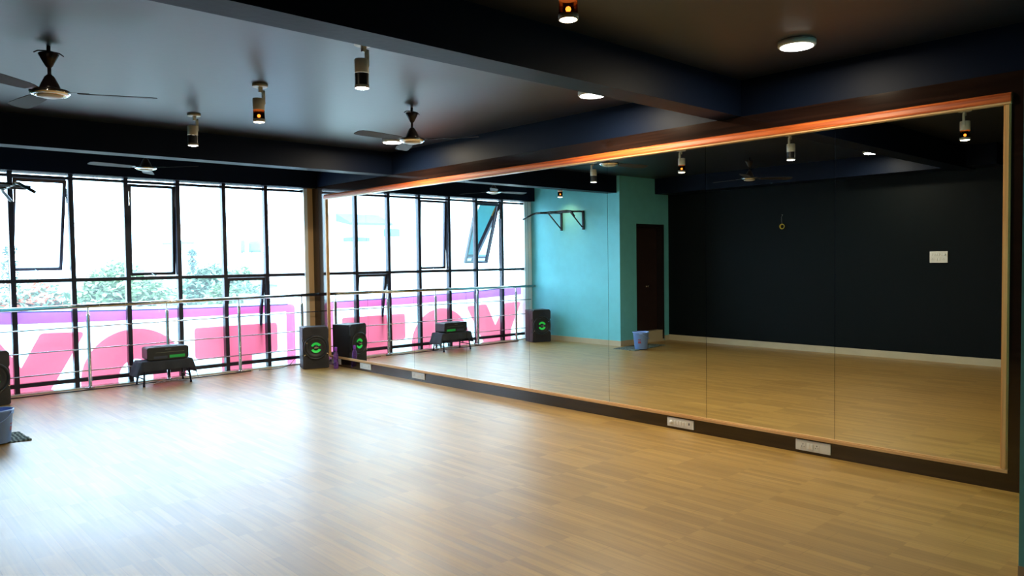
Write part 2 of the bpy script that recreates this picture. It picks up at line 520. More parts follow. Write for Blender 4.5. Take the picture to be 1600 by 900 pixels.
def banner():
    t = empty('shop_banner', (0, 0, 0))
    tag(t, 'white banner with big pink letters and purple edge outside the window', 'banner')
    def ztop(x): return 0.985-(x-1.4)*0.045+(x-1.4)*(x-1.4)*0.0055
    n = 24; X = [0.6+(5.25-0.6)*i/n for i in range(n+1)]
    Y = 10.50
    b = MB()
    poly = [(x, ztop(x)+0.035) for x in X]+[(x, -0.6) for x in reversed(X)]
    b.prism(poly, Y, Y+0.004)
    b.build('sheet', mat_banner('banner_white', (0.74, 0.82, 0.83)), t)
    b = MB()   # purple edge, running down at the right
    xr = 5.10
    XX = [0.6+(xr-0.6)*i/n for i in range(n+1)]
    zb = lambda x: ztop(x)-0.155+0.012*(x-1.5)
    for i in range(n):
        b.prism([(XX[i], zb(XX[i])), (XX[i+1], zb(XX[i+1])), (XX[i+1], ztop(XX[i+1])), (XX[i], ztop(XX[i]))], Y-0.003, Y-0.001)
    za = zb(xr); zt = ztop(xr)
    b.prism([(xr-0.03, -0.6), (xr+0.11, -0.6), (xr+0.11, zt-0.07), (xr+0.10, zt-0.03), (xr+0.07, zt-0.005), (xr, zt), (xr, za), (xr-0.03, za)], Y-0.003, Y-0.001)
    b.build('border', mat_banner('banner_purple', (0.60, 0.30, 0.60), (0.92, 0.33, 0.48), 1.0, 5.2), t)
    b = MB()
    for i in range(n):
        b.prism([(XX[i], ztop(XX[i])-0.014), (XX[i+1], ztop(XX[i+1])-0.014), (XX[i+1], ztop(XX[i+1])+0.002), (XX[i], ztop(XX[i])+0.002)], Y-0.006, Y-0.004)
    b.build('hem_line', mat_banner('banner_blue', (0.12, 0.10, 0.50)), t)
    PK = mat_banner('banner_pink', (0.93, 0.34, 0.41))
    y0, y1 = Y-0.006, Y-0.003
    b = MB()
    b.prism([(1.46, 0.67), (1.70, 0.295), (1.70, -0.6), (1.35, -0.6), (1.30, 0.20), (1.04, 0.67), (1.05, 0.69), (1.08, 0.705), (1.43, 0.70), (1.455, 0.69)], y0, y1)
    b.prism([(1.70, 0.295), (1.90, 0.675), (1.92, 0.69), (1.95, 0.697), (2.34, 0.683), (2.365, 0.67), (2.37, 0.64), (2.00, 0.0), (1.80, -0.35), (1.80, -0.6), (1.70, -0.6)], y0, y1)
    b.build('letter', PK, t)
    b = MB(); cx, cz = 2.965, 0.05; n2 = 48
    for k in range(n2):
        a0, a1 = 2*PI*k/n2, 2*PI*(k+1)/n2
        o = lambda a: (cx+0.64*math.cos(a), cz+0.63*math.sin(a))
        i_ = lambda a: (cx+0.21*math.cos(a), cz-0.03+0.26*math.sin(a))
        b.prism([i_(a0), o(a0), o(a1), i_(a1)], y0, y1)
    b.build('letter', PK, t)
    b = MB()
    b.prism(rrect(3.725, 0.20, 4.925, 0.63, 0.04), y0, y1)
    b.prism([(4.09, -0.6), (4.53, -0.6), (4.53, 0.20), (4.09, 0.20)], y0, y1)
    b.build('letter', PK, t)

def mirrors():
    seams = [1.352, 2.433, 3.523, 4.589, 5.675, 6.723, 7.772, 8.85, 9.925]
    words_ = ['']*8
    words_[0] = 'tall mirror panel at the right end, reflecting the white switchboard'
    words_[1] = 'tall mirror panel second from right, reflecting the yellow coil'
    words_[2] = 'tall mirror panel third from right, reflecting the brown door'
    words_[3] = 'tall mirror panel fourth from right, reflecting teal wall and bar'
    words_[4] = 'tall mirror panel fifth from right, reflecting the window end'
    words_[5] = 'tall mirror panel third from the window corner'
    words_[6] = 'tall mirror panel second from the window corner'
    words_[7] = 'tall mirror panel in the window corner beside the right speaker'
    for i in range(8):
        o = MB().box((M, seams[i]+0.0015, 0.125), (M+0.010, seams[i+1]-0.0015, 2.485)).build('wall_mirror', MIRROR)
        tag(o, words_[i], 'mirror', 'mirror panels along the right wall')
    f = empty('mirror_frame', (0, 0, 0))
    tag(f, 'reddish wooden beading around the wall of mirrors', 'frame')
    ya, yb = 1.330, 9.945
    # top rail: bevelled moulding (profile in X,Z swept along Y)
    prof = [(M+0.0, 2.500), (M-0.010, 2.500), (M-0.026, 2.492), (M-0.034, 2.478), (M-0.036, 2.452), (M-0.034, 2.440), (M+0.0, 2.440)]
    vs = [(x, ya, z) for x, z in prof]+[(x, yb, z) for x, z in prof]; n = len(prof)
    fs = [list(range(n)), list(range(n, 2*n))[::-1]]+[[i, (i+1) % n, n+(i+1) % n, n+i] for i in range(n)]
    MB().add(vs, fs).build('top_rail', REDWOOD, f)
    o = MB().box((M-0.030, ya, 2.428), (M, yb, 2.440)).build('inner_bead', BEAD, f)
    MB().box((M-0.022, ya, 0.115), (M, yb, 0.135)).box((M-0.012, ya, 0.135), (M, yb, 0.142)).build('bottom_rail', BEAD, f)
    for y, s in ((1.352, 1), (9.925, -1)):
        MB().box((M-0.022, y-0.012, 0.142), (M, y+0.012, 2.428)).box((M-0.012, y-0.02, 0.142), (M, y+0.02, 2.428)).build('side_rail', BEADZ, f)

room(); glazing(); banner(); mirrors()

# ================================================================== CEILING FIXTURES
def spot_lamp(x, y, label, warm, tilt=0.0, power=1.0):
    t = empty('ceiling_spotlight', (x, y, ZC))
    tag(t, label, 'spotlight', 'cylindrical spotlights in a row under the ceiling')
    MB().lathe([(0.058, -0.022), (0.060, -0.018), (0.060, 0.0)], (0.015, 0, 0), 24).build('mount', CREAM, t)
    a = MB().box((0.005, -0.012, -0.06), (0.032, 0.012, -0.022)).box((0.030, -0.010, -0.155), (0.052, 0.010, -0.045)).box((0.005, -0.010, -0.062), (0.05, 0.010, -0.045))
    a.build('arm', CREAM, t)
    MB().lathe([(0.044, -0.205), (0.046, -0.203), (0.046, -0.118), (0.043, -0.114)], seg=28).build('housing', CREAM, t)
    if warm:
        AMB = mat_glass('amber_shade_glass', (0.10, 0.035, 0.012), (0.5, 0.35, 0.2))
        MB().lathe([(0.045, -0.275), (0.043, -0.205)], seg=28, caps=False).build('shade', AMB, t)
        MB().lathe([(0.003, -0.262), (0.010, -0.258), (0.0135, -0.249), (0.010, -0.240), (0.003, -0.236)], seg=16).build('bulb', emit('warm_bulb', (1.0, 0.50, 0.14), 40), t)
        MB().lathe([(0.041, -0.2985), (0.0475, -0.2985), (0.0475, -0.275), (0.041, -0.275), (0.041, -0.2985)], seg=28, caps=False).build('rim', mat('frosted_rim', (0.45, 0.43, 0.40), rough=0.5), t)
        MB().lathe([(0.002, -0.306), (0.02, -0.3045), (0.036, -0.301), (0.043, -0.2975), (0.043, -0.296)], seg=28).build('lens', emit('warm_lens', (1.0, 0.80, 0.52), 16), t)
        c = (1.0, 0.62, 0.30)
    else:
        MB().lathe([(0.0445, -0.285), (0.0455, -0.205)], seg=28, caps=False).build('shade', BLACKP, t)
        MB().lathe([(0.043, -0.2985), (0.0465, -0.2985), (0.0465, -0.28), (0.043, -0.28), (0.043, -0.2985)], seg=28, caps=False).build('rim', mat('frosted_rim', (0.45, 0.43, 0.40), rough=0.5), t)
        MB().lathe([(0.002, -0.306), (0.02, -0.3045), (0.036, -0.301), (0.0445, -0.2975), (0.0445, -0.296)], seg=28).build('lens', emit('white_lens', (1.0, 0.97, 0.90), 16), t)
        c = (1.0, 0.88, 0.70)
    light('lamp_light', 'SPOT', (0, 0, -0.312), SPOT_WATTS*power, c, t, rot=(0, tilt, 0), spot_size=math.radians(150), spot_blend=0.9, shadow_soft_size=0.035)
    return t

spot_lamp(2.61, 2.42, 'amber spotlight nearest the camera, cut off by the top edge', True)
spot_lamp(2.60, 4.226, 'white spotlight just beyond the near beam, largest in view', False)
spot_lamp(2.585, 5.74, 'amber spotlight between the two white ones and the left fan', True)
spot_lamp(2.61, 7.245, 'small white spotlight nearest the far beam', False)
spot_lamp(1.15, 9.31, 'amber spotlight by the pull-up bar, seen only in the mirror', True, power=0.8)

def panel_lamp(x, y, label, watts=PANEL_WATTS):
    t = empty('ceiling_panel_light', (x, y, ZC))
    tag(t, label, 'ceiling light', 'round surface panel lights')
    MB().lathe([(0.105, -0.036), (0.116, -0.034), (0.120, -0.028), (0.120, 0)], seg=40).build('rim', mat('white_lamp_rim', (0.7, 0.72, 0.7), rough=0.4), t)
    MB().lathe([(0.003, -0.0385), (0.104, -0.038)], seg=40).build('diffuser', emit('white_diffuser', (1.0, 1.0, 0.93), 9), t)
    light('lamp_light', 'AREA', (0, 0, -0.042), watts, (1.0, 0.84, 0.58), t, shape='DISK', size=0.2)
panel_lamp(4.787, 2.389, 'round white panel light nearest the camera at upper right', 24)
panel_lamp(4.856, 4.239, 'round panel light peeping out under the near beam', 58)
panel_lamp(4.922, 7.366, 'round panel light beside the right-hand fan', 42)
panel_lamp(0.43, 4.17, 'round panel light over the left side, seen only in the mirror', 20)

def fan(x, y, label, a0):
    t = empty('ceiling_fan', (x, y, ZC))
    tag(t, label, 'fan', 'dark three blade ceiling fans')
    MB().tube([(-0.085, 0, -0.052), (-0.06, 0, -0.036), (0, 0, -0.03), (0.06, 0, -0.036), (0.085, 0, -0.052)], 0.004, 8).tube([(0, 0, 0), (0, 0, -0.05)], 0.012, 10).build('hook_clamp', FANB, t)
    MB().lathe([(0.010, -0.140), (0.020, -0.132), (0.045, -0.085), (0.060, -0.052), (0.056, -0.047), (0.03, -0.045)], seg=28).build('canopy', FANB, t)
    MB().lathe([(0.011, -0.200), (0.011, -0.13)], seg=14).build('down_rod', FANB, t)
    MB().lathe([(0.062, -0.285), (0.060, -0.262), (0.048, -0.235), (0.028, -0.195), (0.012, -0.180)], seg=28).build('motor_cover', FANB, t)
    MB().lathe([(0.095, -0.312), (0.112, -0.302), (0.118, -0.290), (0.112, -0.284), (0.06, -0.282)], seg=40).build('motor', FANB, t)
    MB().lathe([(0.090, -0.3145), (0.098, -0.316), (0.114, -0.305), (0.1195, -0.294), (0.114, -0.300), (0.096, -0.312)], seg=40, caps=False).build('chrome_ring', CHROME, t)
    MB().lathe([(0.004, -0.332), (0.045, -0.330), (0.075, -0.322), (0.078, -0.312)], seg=36).build('bottom_cap', CREAM, t)
    MB().lathe([(0.076, -0.3165), (0.090, -0.3135), (0.089, -0.311), (0.076, -0.312)], seg=40, caps=False).build('brass_ring', BRASS, t)
    for k in range(3):
        T = Matrix.Rotation(a0+k*2*PI/3, 4, 'Z') @ Matrix.Translation((0, 0, -0.296)) @ Matrix.Rotation(math.radians(9), 4, 'X')
        prof = [(0.16, 0.045), (0.22, 0.058), (0.40, 0.068), (0.55, 0.072), (0.60, 0.066), (0.625, 0.045), (0.63, 0.0)]
        top = [(a, b) for a, b in prof]; poly = top+[(a, -b*0.85) for a, b in reversed(prof[:-1])]
        bl = MB().prism(poly, -0.002, 0.002, 'XY', T=T).build('blade', FANBL, t)
        MB().prism([(0.09, 0.02), (0.18, 0.04), (0.23, 0.035), (0.23, -0.035), (0.18, -0.04), (0.09, -0.02)], 0.0025, 0.006, 'XY', T=T).build('blade_bracket', FANB, bl)
    return t
fan(1.122, 5.60, 'dark ceiling fan at the left edge over the bay', math.radians(97))
fan(4.055, 5.74, 'dark ceiling fan beside a round panel light', math.radians(-55))
fan(2.79, 9.25, 'dark ceiling fan in front of the windows, half hidden by the beam', math.radians(-50))

# ================================================================== THINGS ON THE FLOOR
def speaker(x, y, rz, label):
    t = empty('floor_speaker', (x, y, 0), rz)
    tag(t, label, 'speaker', 'pair of black tower speakers')
    w, d, h = 0.365, 0.34, 0.595
    # front faces local -Y
    MB().box((-w/2, -d+0.035, 0.0), (w/2, 0, h-0.008)).build('cabinet', BLACKM, t, bevel=0.006)
    # bulging front fascia: rounded corners at top and bottom, with waist notches
    pts = []
    pts = [(-w/2, 0.015), (-w/2+0.015, 0), (w/2-0.015, 0), (w/2, 0.015), (w/2, 0.165), (w/2-0.013, 0.185), (w/2-0.002, 0.215), (w/2+0.002, 0.30), (w/2-0.004, 0.385), (w/2-0.013, 0.41), (w/2, 0.43),
           (w/2, h-0.03), (w/2-0.03, h), (-w/2+0.03, h), (-w/2, h-0.03), (-w/2, 0.43), (-w/2+0.013, 0.41), (-w/2+0.004, 0.385), (-w/2-0.002, 0.30), (-w/2+0.002, 0.215), (-w/2+0.013, 0.185), (-w/2, 0.165)]
    MB().prism(pts, -d, -d+0.035).build('fascia', mat('satin_black_fascia', (0.030, 0.028, 0.036), rough=0.38), t, bevel=0.008, bseg=3)
    c = (0, -d, 0.30)
    MB().lathe([(0.172, -0.002), (0.176, 0.012), (0.166, 0.024), (0.150, 0.022), (0.143, 0.006), (0.143, -0.002)], c, 48, axis='Y', caps=False).build('grille_ring', BLACKP, t)
    wf = MB().lathe([(0.143, 0.010), (0.128, 0.016), (0.115, 0.010), (0.062, -0.012), (0.060, -0.012)], c, 48, axis='Y', caps=False).build('woofer', BLACKM, t)
    G = emit('green_led_glow', (0.03, 0.75, 0.10), 0.34)
    for a0, a1 in ((25, 160), (205, 335)):
        b = MB(); n = 14
        for k in range(n):
            p = math.radians(a0+(a1-a0)*k/n); q = math.radians(a0+(a1-a0)*(k+1)/n)
            vs = []
            for (rr, yy) in ((0.038, -0.008), (0.074, 0.006)):
                for aa in (p, q):
                    vs.append((c[0]+rr*math.cos(aa), c[1]-yy-0.012, c[2]+rr*math.sin(aa)))
            b.add(vs, [(0, 1, 3, 2)], smooth=True)
        b.build('led_segment', G, t)
    MB().lathe([(0.040, 0.004), (0.038, 0.018), (0.024, 0.028), (0.004, 0.032)], c, 32, axis='Y').build('dust_cap', BLACKP, t)
    MB().box((-0.030, -d-0.036, 0.294), (0.030, -d-0.030, 0.304)).build('badge', CHROME, t)
    for sx, sz, ang in ((-0.135, 0.375, 0.6), (0.15, 0.215, 0.6), (-0.155, 0.20, -0.5)):
        MB().box((-0.018, -0.008, -0.004), (0.018, 0.004, 0.004), T=Matrix.Translation((sx, -d-0.012, sz)) @ Matrix.Rotation(ang, 4, 'Y')).build('chrome_accent', CHROME, t)
    b = MB()
    for k in range(5):
        b.box((-0.07, -d-0.004, 0.505+k*0.012), (0.07, -d+0.002, 0.510+k*0.012))
    b.build('port_slot', BLACKM, t)
    b = MB()
    for k in range(9):
        b.box((-0.14, -d-0.004, 0.03+k*0.012), (0.14, -d+0.002, 0.035+k*0.012))
    b.build('lower_grille', BLACKM, t)
    return t
# anchor is the middle of the cabinet back
def place_speaker(fl, fr, label):
    (x0, y0), (x1, y1) = fl, fr
    a = math.atan2(y1-y0, x1-x0)
    cx, cy = (x0+x1)/2, (y0+y1)/2
    n = (-math.sin(a), math.cos(a))
    return speaker(cx+n[0]*0.34, cy+n[1]*0.34, a, label)
place_speaker((4.942, 9.745), (5.287, 9.625), 'black tower speaker with green lit cone in the mirror corner')
place_speaker((1.13, 9.60), (1.475, 9.73), 'black tower speaker cut off by the left edge of the photo')

def stool_set():
    t = empty('folding_stool', (3.145, 9.97, 0))
    tag(t, 'low black folding table under a dark cloth, by the railing', 'table')
    IR = mat('blue_black_steel', (0.012, 0.014, 0.035), rough=0.35, metal=0.5)
    MB().box((-0.30, -0.14, 0.285), (0.30, 0.14, 0.303)).build('table_top', IR, t, bevel=0.004)
    for sx in (-1, 1):
        for sy in (-1, 1):
            x = sx*0.26
            MB().tube([(x, sy*0.115, 0.286), (x+sx*0.022, sy*0.145, 0.008)], 0.011, 10).tube([(x+sx*0.022, sy*0.145, 0.0), (x+sx*0.022, sy*0.145, 0.03)], 0.014, 10).build('leg', IR, t)
        MB().tube([(sx*0.272, -0.135, 0.095), (sx*0.272, 0.135, 0.095)], 0.008, 8).build('cross_bar', IR, t)
    # cloth
    rnd = random.Random(4)
    nx, ny = 64, 40
    W2, D2 = 0.475, 0.255
    vs = []; fs = []
    top = 0.3075
    for j in range(ny+1):
        for i in range(nx+1):
            u = -1+2*i/nx; v = -1+2*j/ny
            X = u*W2; Yv = v*D2
            # drape: beyond the top edges it folds down
            ox = max(0, abs(X)-0.305); oy = max(0, abs(Yv)-0.145)
            o = math.hypot(ox, oy)
            sag = 0.0
            x = X; y = Yv
            fold = noise.noise(Vector((X*9, Yv*9, 3)))
            if ox > 0: x = math.copysign(0.305+ox*0.35+0.012*fold, X)
            if oy > 0: y = math.copysign(0.147+oy*0.16+0.012*math.sin(X*34+Yv*4)*min(1, oy*10)+0.008*fold, Yv)
            z = top - min(o, 0.5)*1.08 - (0.02*ox*10 if oy > 0 and ox > 0 else 0)
            if o == 0: z = top+0.0012*noise.noise(Vector((X*14, Yv*14, 0)))
            vs.append((x, y, z))
    for j in range(ny):
        for i in range(nx):
            a = j*(nx+1)+i
            fs.append((a, a+1, a+nx+2, a+nx+1))
    c = MB().add(vs, fs, smooth=True).build('table_cloth', mat('charcoal_cloth', (0.035, 0.040, 0.056), rough=0.9, bump=0.3, bscale=160), loc=(3.145, 9.97, 0), solid=0.003)
    tag(c, 'charcoal cloth draped over the low folding table', 'cloth')
    # audio console
    k = empty('audio_console', (3.165, 9.955, 0.3125), math.radians(-2))
    tag(k, 'black audio player with green display on the cloth covered table', 'audio player')
    w, d, h = 0.49, 0.25, 0.165
    MB().prism(rrect(-w/2, 0.006, w/2, h-0.002, 0.028), -d/2+0.03, d/2).build('case', mat('dark_violet_grey_plastic', (0.030, 0.026, 0.036), rough=0.4), k, bevel=0.004)
    MB().prism(rrect(-w/2-0.004, 0.002, w/2+0.004, h, 0.03), -d/2, -d/2+0.032).build('front_panel', BLACKP, k, bevel=0.010, bseg=3)
    MB().box((-0.15, -d/2-0.0015, 0.094), (0.19, -d/2+0.003, 0.098)).build('disc_slot', mat('slot_line', (0.20, 0.20, 0.16), rough=0.3), k)
    MB().box((0.015, -d/2-0.002, 0.022), (0.20, -d/2+0.003, 0.058)).build('display', emit('green_display', (0.01, 0.30, 0.05), 0.35), k)
    MB().box((-0.17, -d/2-0.002, 0.022), (-0.01, -d/2+0.003, 0.052)).build('button_strip', mat('blue_grey_buttons', (0.05, 0.06, 0.11), rough=0.3), k)
    MB().box((-0.035, -d/2-0.002, 0.128), (0.035, -d/2+0.003, 0.136)).build('badge', mat('dull_badge', (0.22, 0.20, 0.20), rough=0.3, metal=0.8), k)
    MB().box((-0.15, -0.06, h-0.002), (0.13, 0.09, h+0.006)).build('lid', mat('grey_lid', (0.06, 0.065, 0.075), rough=0.35), k, bevel=0.003)
    for sx in (-1, 1):
        for sy in (-1, 1):
            MB().lathe([(0.012, 0), (0.012, 0.007)], (sx*0.18, sy*0.08, 0), 12).build('foot', BLACKM, k)
stool_set()

def bottle():
    t = empty('water_bottle', (5.312, 9.478, 0))
    tag(t, 'purple plastic water bottle on the floor by the skirting', 'bottle')
    m, nt, b = new_mat('translucent_purple_plastic')
    b.inputs['Base Color'].default_value = (0.46, 0.20, 0.85, 1); b.inputs['Roughness'].default_value = 0.12
    b.inputs['Transmission Weight'].default_value = 0.8; b.inputs['IOR'].default_value = 1.3
    MB().lathe([(0.028, 0), (0.034, 0.006), (0.035, 0.02), (0.0335, 0.03), (0.035, 0.04), (0.035, 0.075), (0.031, 0.085), (0.031, 0.14), (0.035, 0.15), (0.035, 0.175), (0.030, 0.205), (0.020, 0.235), (0.0165, 0.25), (0.0165, 0.262)], seg=28).build('body', m, t)
    MB().lathe([(0.0195, 0.255), (0.0200, 0.258), (0.0200, 0.300), (0.017, 0.306), (0.008, 0.308)], seg=24).build('cap', mat('purple_cap', (0.26, 0.05, 0.48), rough=0.3), t)
bottle()

def bucket():
    t = empty('bucket', (1.035, 7.62, 0.012), math.radians(-35))
    tag(t, 'light blue plastic bucket standing on a mat by the left wall', 'bucket')
    BL = mat('light_blue_plastic', (0.20, 0.36, 0.82), rough=0.35)
    MB().lathe([(0.004, 0.006), (0.095, 0.004), (0.098, 0.0), (0.102, 0.004), (0.128, 0.262), (0.136, 0.266), (0.137, 0.280), (0.130, 0.283), (0.125, 0.276), (0.099, 0.012), (0.004, 0.010)], seg=44, caps=False).build('body', BL, t)
    pts = []
    for k in range(25):
        a = PI*k/24
        pts.append((0.139*math.cos(a), -0.02-0.128*math.sin(a)*0.9, 0.262-0.095*math.sin(a)))
    MB().tube(pts, 0.0045, 8).build('handle', BL, t)
    for s in (-1, 1):
        MB().box((s*0.132-0.008, -0.02, 0.245), (s*0.132+0.008, 0.02, 0.272)).build('lug', BL, t, bevel=0.003)
    T = Matrix.Rotation(math.radians(35), 4, 'Z')
    b = MB()
    for z0, z1, r in ((0.10, 0.135, 0.1125), (0.15, 0.165, 0.1165)):
        n = 5
        for k in range(n):
            a0 = math.radians(-38+k*5); a1 = math.radians(-38+(k+1)*5)
            b.add([(r*math.cos(a0), r*math.sin(a0), z0), (r*math.cos(a1), r*math.sin(a1), z0), ((r+0.003)*math.cos(a1), (r+0.003)*math.sin(a1), z1), ((r+0.003)*math.cos(a0), (r+0.003)*math.sin(a0), z1)], [(0, 1, 2, 3)], T=T)
    b.build('sticker', mat('dark_red_sticker', (0.30, 0.06, 0.12), rough=0.4), t)
bucket()

def mat_rug():
    rnd = random.Random(9)
    c = [(1.28, 7.55), (1.27, 8.02), (0.31, 8.10), (0.27, 7.68)]
    nx, ny = 56, 28
    vs = []; fs = []
    for j in range(ny+1):
        for i in range(nx+1):
            u, v = i/nx, j/ny
            x = (c[3][0]*(1-u)+c[0][0]*u)*(1-v)+(c[2][0]*(1-u)+c[1][0]*u)*v
            y = (c[3][1]*(1-u)+c[0][1]*u)*(1-v)+(c[2][1]*(1-u)+c[1][1]*u)*v
            e = 0 if i in (0, nx) or j in (0, ny) else 1
            z = 0.003+e*(0.0055+0.003*rnd.random())
            if u > 0.93 and v < 0.3: z += 0.012*(u-0.93)/0.07
            vs.append((x+0.004*rnd.uniform(-1, 1), y+0.004*rnd.uniform(-1, 1), z))
    for j in range(ny):
        for i in range(nx):
            a = j*(nx+1)+i; fs.append((a, a+1, a+nx+2, a+nx+1))
    m, nt, b = new_mat('green_grey_mat_weave')
    tc = nt.nodes.new('ShaderNodeTexCoord'); w = nt.nodes.new('ShaderNodeTexWave'); w.inputs['Scale'].default_value = 9; w.inputs['Distortion'].default_value = 5
    n = nt.nodes.new('ShaderNodeTexNoise'); n.inputs['Scale'].default_value = 45
    mx = nt.nodes.new('ShaderNodeMath'); mx.operation = 'MULTIPLY'
    r = nt.nodes.new('ShaderNodeValToRGB'); r.color_ramp.elements[0].color = (0.020, 0.030, 0.030, 1); r.color_ramp.elements[1].color = (0.22, 0.27, 0.22, 1)
    r.color_ramp.elements[0].position = 0.1; r.color_ramp.elements[1].position = 0.55
    nt.links.new(tc.outputs['Object'], w.inputs[0]); nt.links.new(tc.outputs['Object'], n.inputs[0])
    nt.links.new(w.outputs['Fac'], mx.inputs[0]); nt.links.new(n.outputs['Fac'], mx.inputs[1])
    nt.links.new(mx.outputs[0], r.inputs[0]); nt.links.new(r.outputs[0], b.inputs['Base Color']); b.inputs['Roughness'].default_value = 0.95
    # skirt down to the floor
    ring = [i for i in range(nx+1)]+[(j)*(nx+1)+nx for j in range(1, ny+1)]+[ny*(nx+1)+i for i in range(nx-1, -1, -1)]+[j*(nx+1) for j in range(ny-1, 0, -1)]
    base = len(vs)
    for i in ring: vs.append((vs[i][0], vs[i][1], 0.0005))
    k = len(ring)
    for i in range(k): fs.append((ring[i], ring[(i+1) % k], base+(i+1) % k, base+i))
    o = MB().add(vs, fs, smooth=False).build('floor_mat', m)
    tag(o, 'dark green grey door mat under the blue bucket', 'mat')
mat_rug()

def cables():
    rnd = random.Random(2)
    def run(x0, x1, y, z, amp, n, seed):
        pts = []
        for i in range(n+1):
            x = x0+(x1-x0)*i/n
            pts.append((x, y+amp*abs(noise.noise(Vector((x*2.2, seed, 0)))), z))
        return pts
    o = MB().tube(run(1.5, 4.35, 10.075, 0.0080, 0.12, 110, 1), 0.0065, 8).build('cable', BLACKM)
    tag(o, 'black cable lying along the foot of the railing', 'cable', 'cables by the railing')
    pts = []
    for i in range(80):
        a = i*0.32
        pts.append((3.24+0.30*math.sin(a*0.5)*0.6+0.05*math.cos(a*1.7), 10.02+0.06*math.cos(a), 0.006+0.0045*(i % 3)+0.00005*i))
    o = MB().tube(pts, 0.0035, 6).build('cable', mat('white_cable', (0.7, 0.7, 0.7), rough=0.5))
    tag(o, 'tangled white cable on the floor under the low table', 'cable', 'cables by the railing')
    o = MB().tube([(5.10, 10.12, 0.14), (5.02, 10.16, 0.10), (4.93, 10.13, 0.03), (4.80, 10.10, 0.0065), (4.60, 10.09, 0.0065), (4.46, 10.12, 0.0065)], 0.004, 8).build('cable', BLACKM)
    tag(o, 'thin black cable from the corner speaker down to the floor', 'cable', 'cables by the railing')
cables()

# ================================================================== THINGS ON THE WALLS
def plate(y0, y1, z0, z1, label, kind, x=M-0.006, side=-1, group='white socket plates in the mirror plinth'):
    """white modular plate; side -1 faces -X, +1 faces +X"""
    yc, zc = (y0+y1)/2, (z0+z1)/2
    t = empty('socket_plate' if kind != 'board' else 'switchboard', (x, yc, zc))
    t.rotation_euler.z = -PI/2 if side < 0 else PI/2
    tag(t, label, 'socket plate' if kind != 'board' else 'switchboard', group)
    w, h = y1-y0, z1-z0
    # local: X across, -Y outwards, Z up
    MB().box((-w/2, -0.010, -h/2), (w/2, -0.0005, h/2)).build('cover_plate', WHITEP, t, bevel=0.0025)
    HOLE = mat('socket_hole_black', (0.01, 0.01, 0.01), rough=0.6)
    RK = mat('white_rocker', (0.82, 0.81, 0.77), rough=0.3)
    def socket(cx, cz=0.0, s=1.0):
        so = MB().box((cx-0.020*s, -0.0115, cz-0.022*s), (cx+0.020*s, -0.0095, cz+0.022*s)).build('socket', WHITEP, t)
        b = MB().lathe([(0.0038*s, 0), (0.0038*s, 0.0012)], (cx, -0.011, cz+0.011*s), 12, axis='Y')
        for sx in (-1, 1):
            b.lathe([(0.003*s, 0), (0.003*s, 0.0012)], (cx+sx*0.009*s, -0.011, cz-0.007*s), 12, axis='Y')
        b.build('pin_holes', HOLE, so)
    def rocker(cx, cz=0.0, s=1.0):
        MB().box((cx-0.0095*s, -0.0145, cz-0.020*s), (cx+0.0095*s, -0.0095, cz+0.020*s)).build('rocker_switch', RK, t, bevel=0.0015)
    if kind == 'double':
        socket(-w*0.28); rocker(-w*0.12); rocker(-w*0.03); socket(w*0.12)
        MB().box((w*0.25, -0.0108, -h*0.30), (w*0.44, -0.0095, h*0.30)).build('blank_cover', WHITEP, t)
    elif kind == 'dimmer':
        MB().lathe([(0.017, 0), (0.015, 0.010), (0.004, 0.012)], (-w*0.34, -0.0095, 0), 20, axis='Y').build('fan_dial', RK, t)
        for i in range(5): rocker(-w*0.20+i*w*0.105, 0, 0.85)
        so = MB().box((w*0.27, -0.0115, -0.022), (w*0.41, -0.0095, 0.022)).build('socket', WHITEP, t)
        MB().prism([(w*0.34-0.007, -0.004), (w*0.34+0.007, -0.004), (w*0.34+0.002, 0.018), (w*0.34-0.002, 0.018)], -0.0125, -0.0110).build('pin_holes', HOLE, so)
    elif kind == 'strip':
        socket(-w*0.30, 0, 0.9)
        for i in range(4): rocker(-w*0.13+i*w*0.10, 0, 0.8)
        socket(w*0.33, 0, 0.9)
    else:
        for i in range(5): rocker(-w*0.16+i*w*0.13, h*0.22, 0.8)
        MB().lathe([(0.014, 0), (0.012, 0.010), (0.004, 0.012)], (-w*0.34, -0.0095, h*0.22), 20, axis='Y').build('fan_dial', RK, t)
        socket(-w*0.28, -h*0.2, 0.9); rocker(-w*0.05, -h*0.2, 0.8); rocker(w*0.1, -h*0.2, 0.8); socket(w*0.33, -h*0.2, 0.9)
plate(2.457, 2.727, 0.022, 0.102, 'white plate with two sockets, nearest the right end', 'double')
plate(3.643, 3.914, 0.022, 0.100, 'white plate with round dial and row of switches', 'dimmer')
plate(7.541, 7.813, 0.030, 0.108, 'white socket plate in mid plinth, right of the corner ones', 'strip')
plate(8.780, 9.058, 0.030, 0.108, 'white socket plate just right of the purple bottle', 'strip')
plate(9.590, 9.840, 0.030, 0.108, 'socket plate behind the purple bottle', 'strip')
plate(3.523, 3.751, 1.385, 1.545, 'white switchboard on the black wall, seen in the mirror', 'board', x=XB, side=1, group='switchboard')

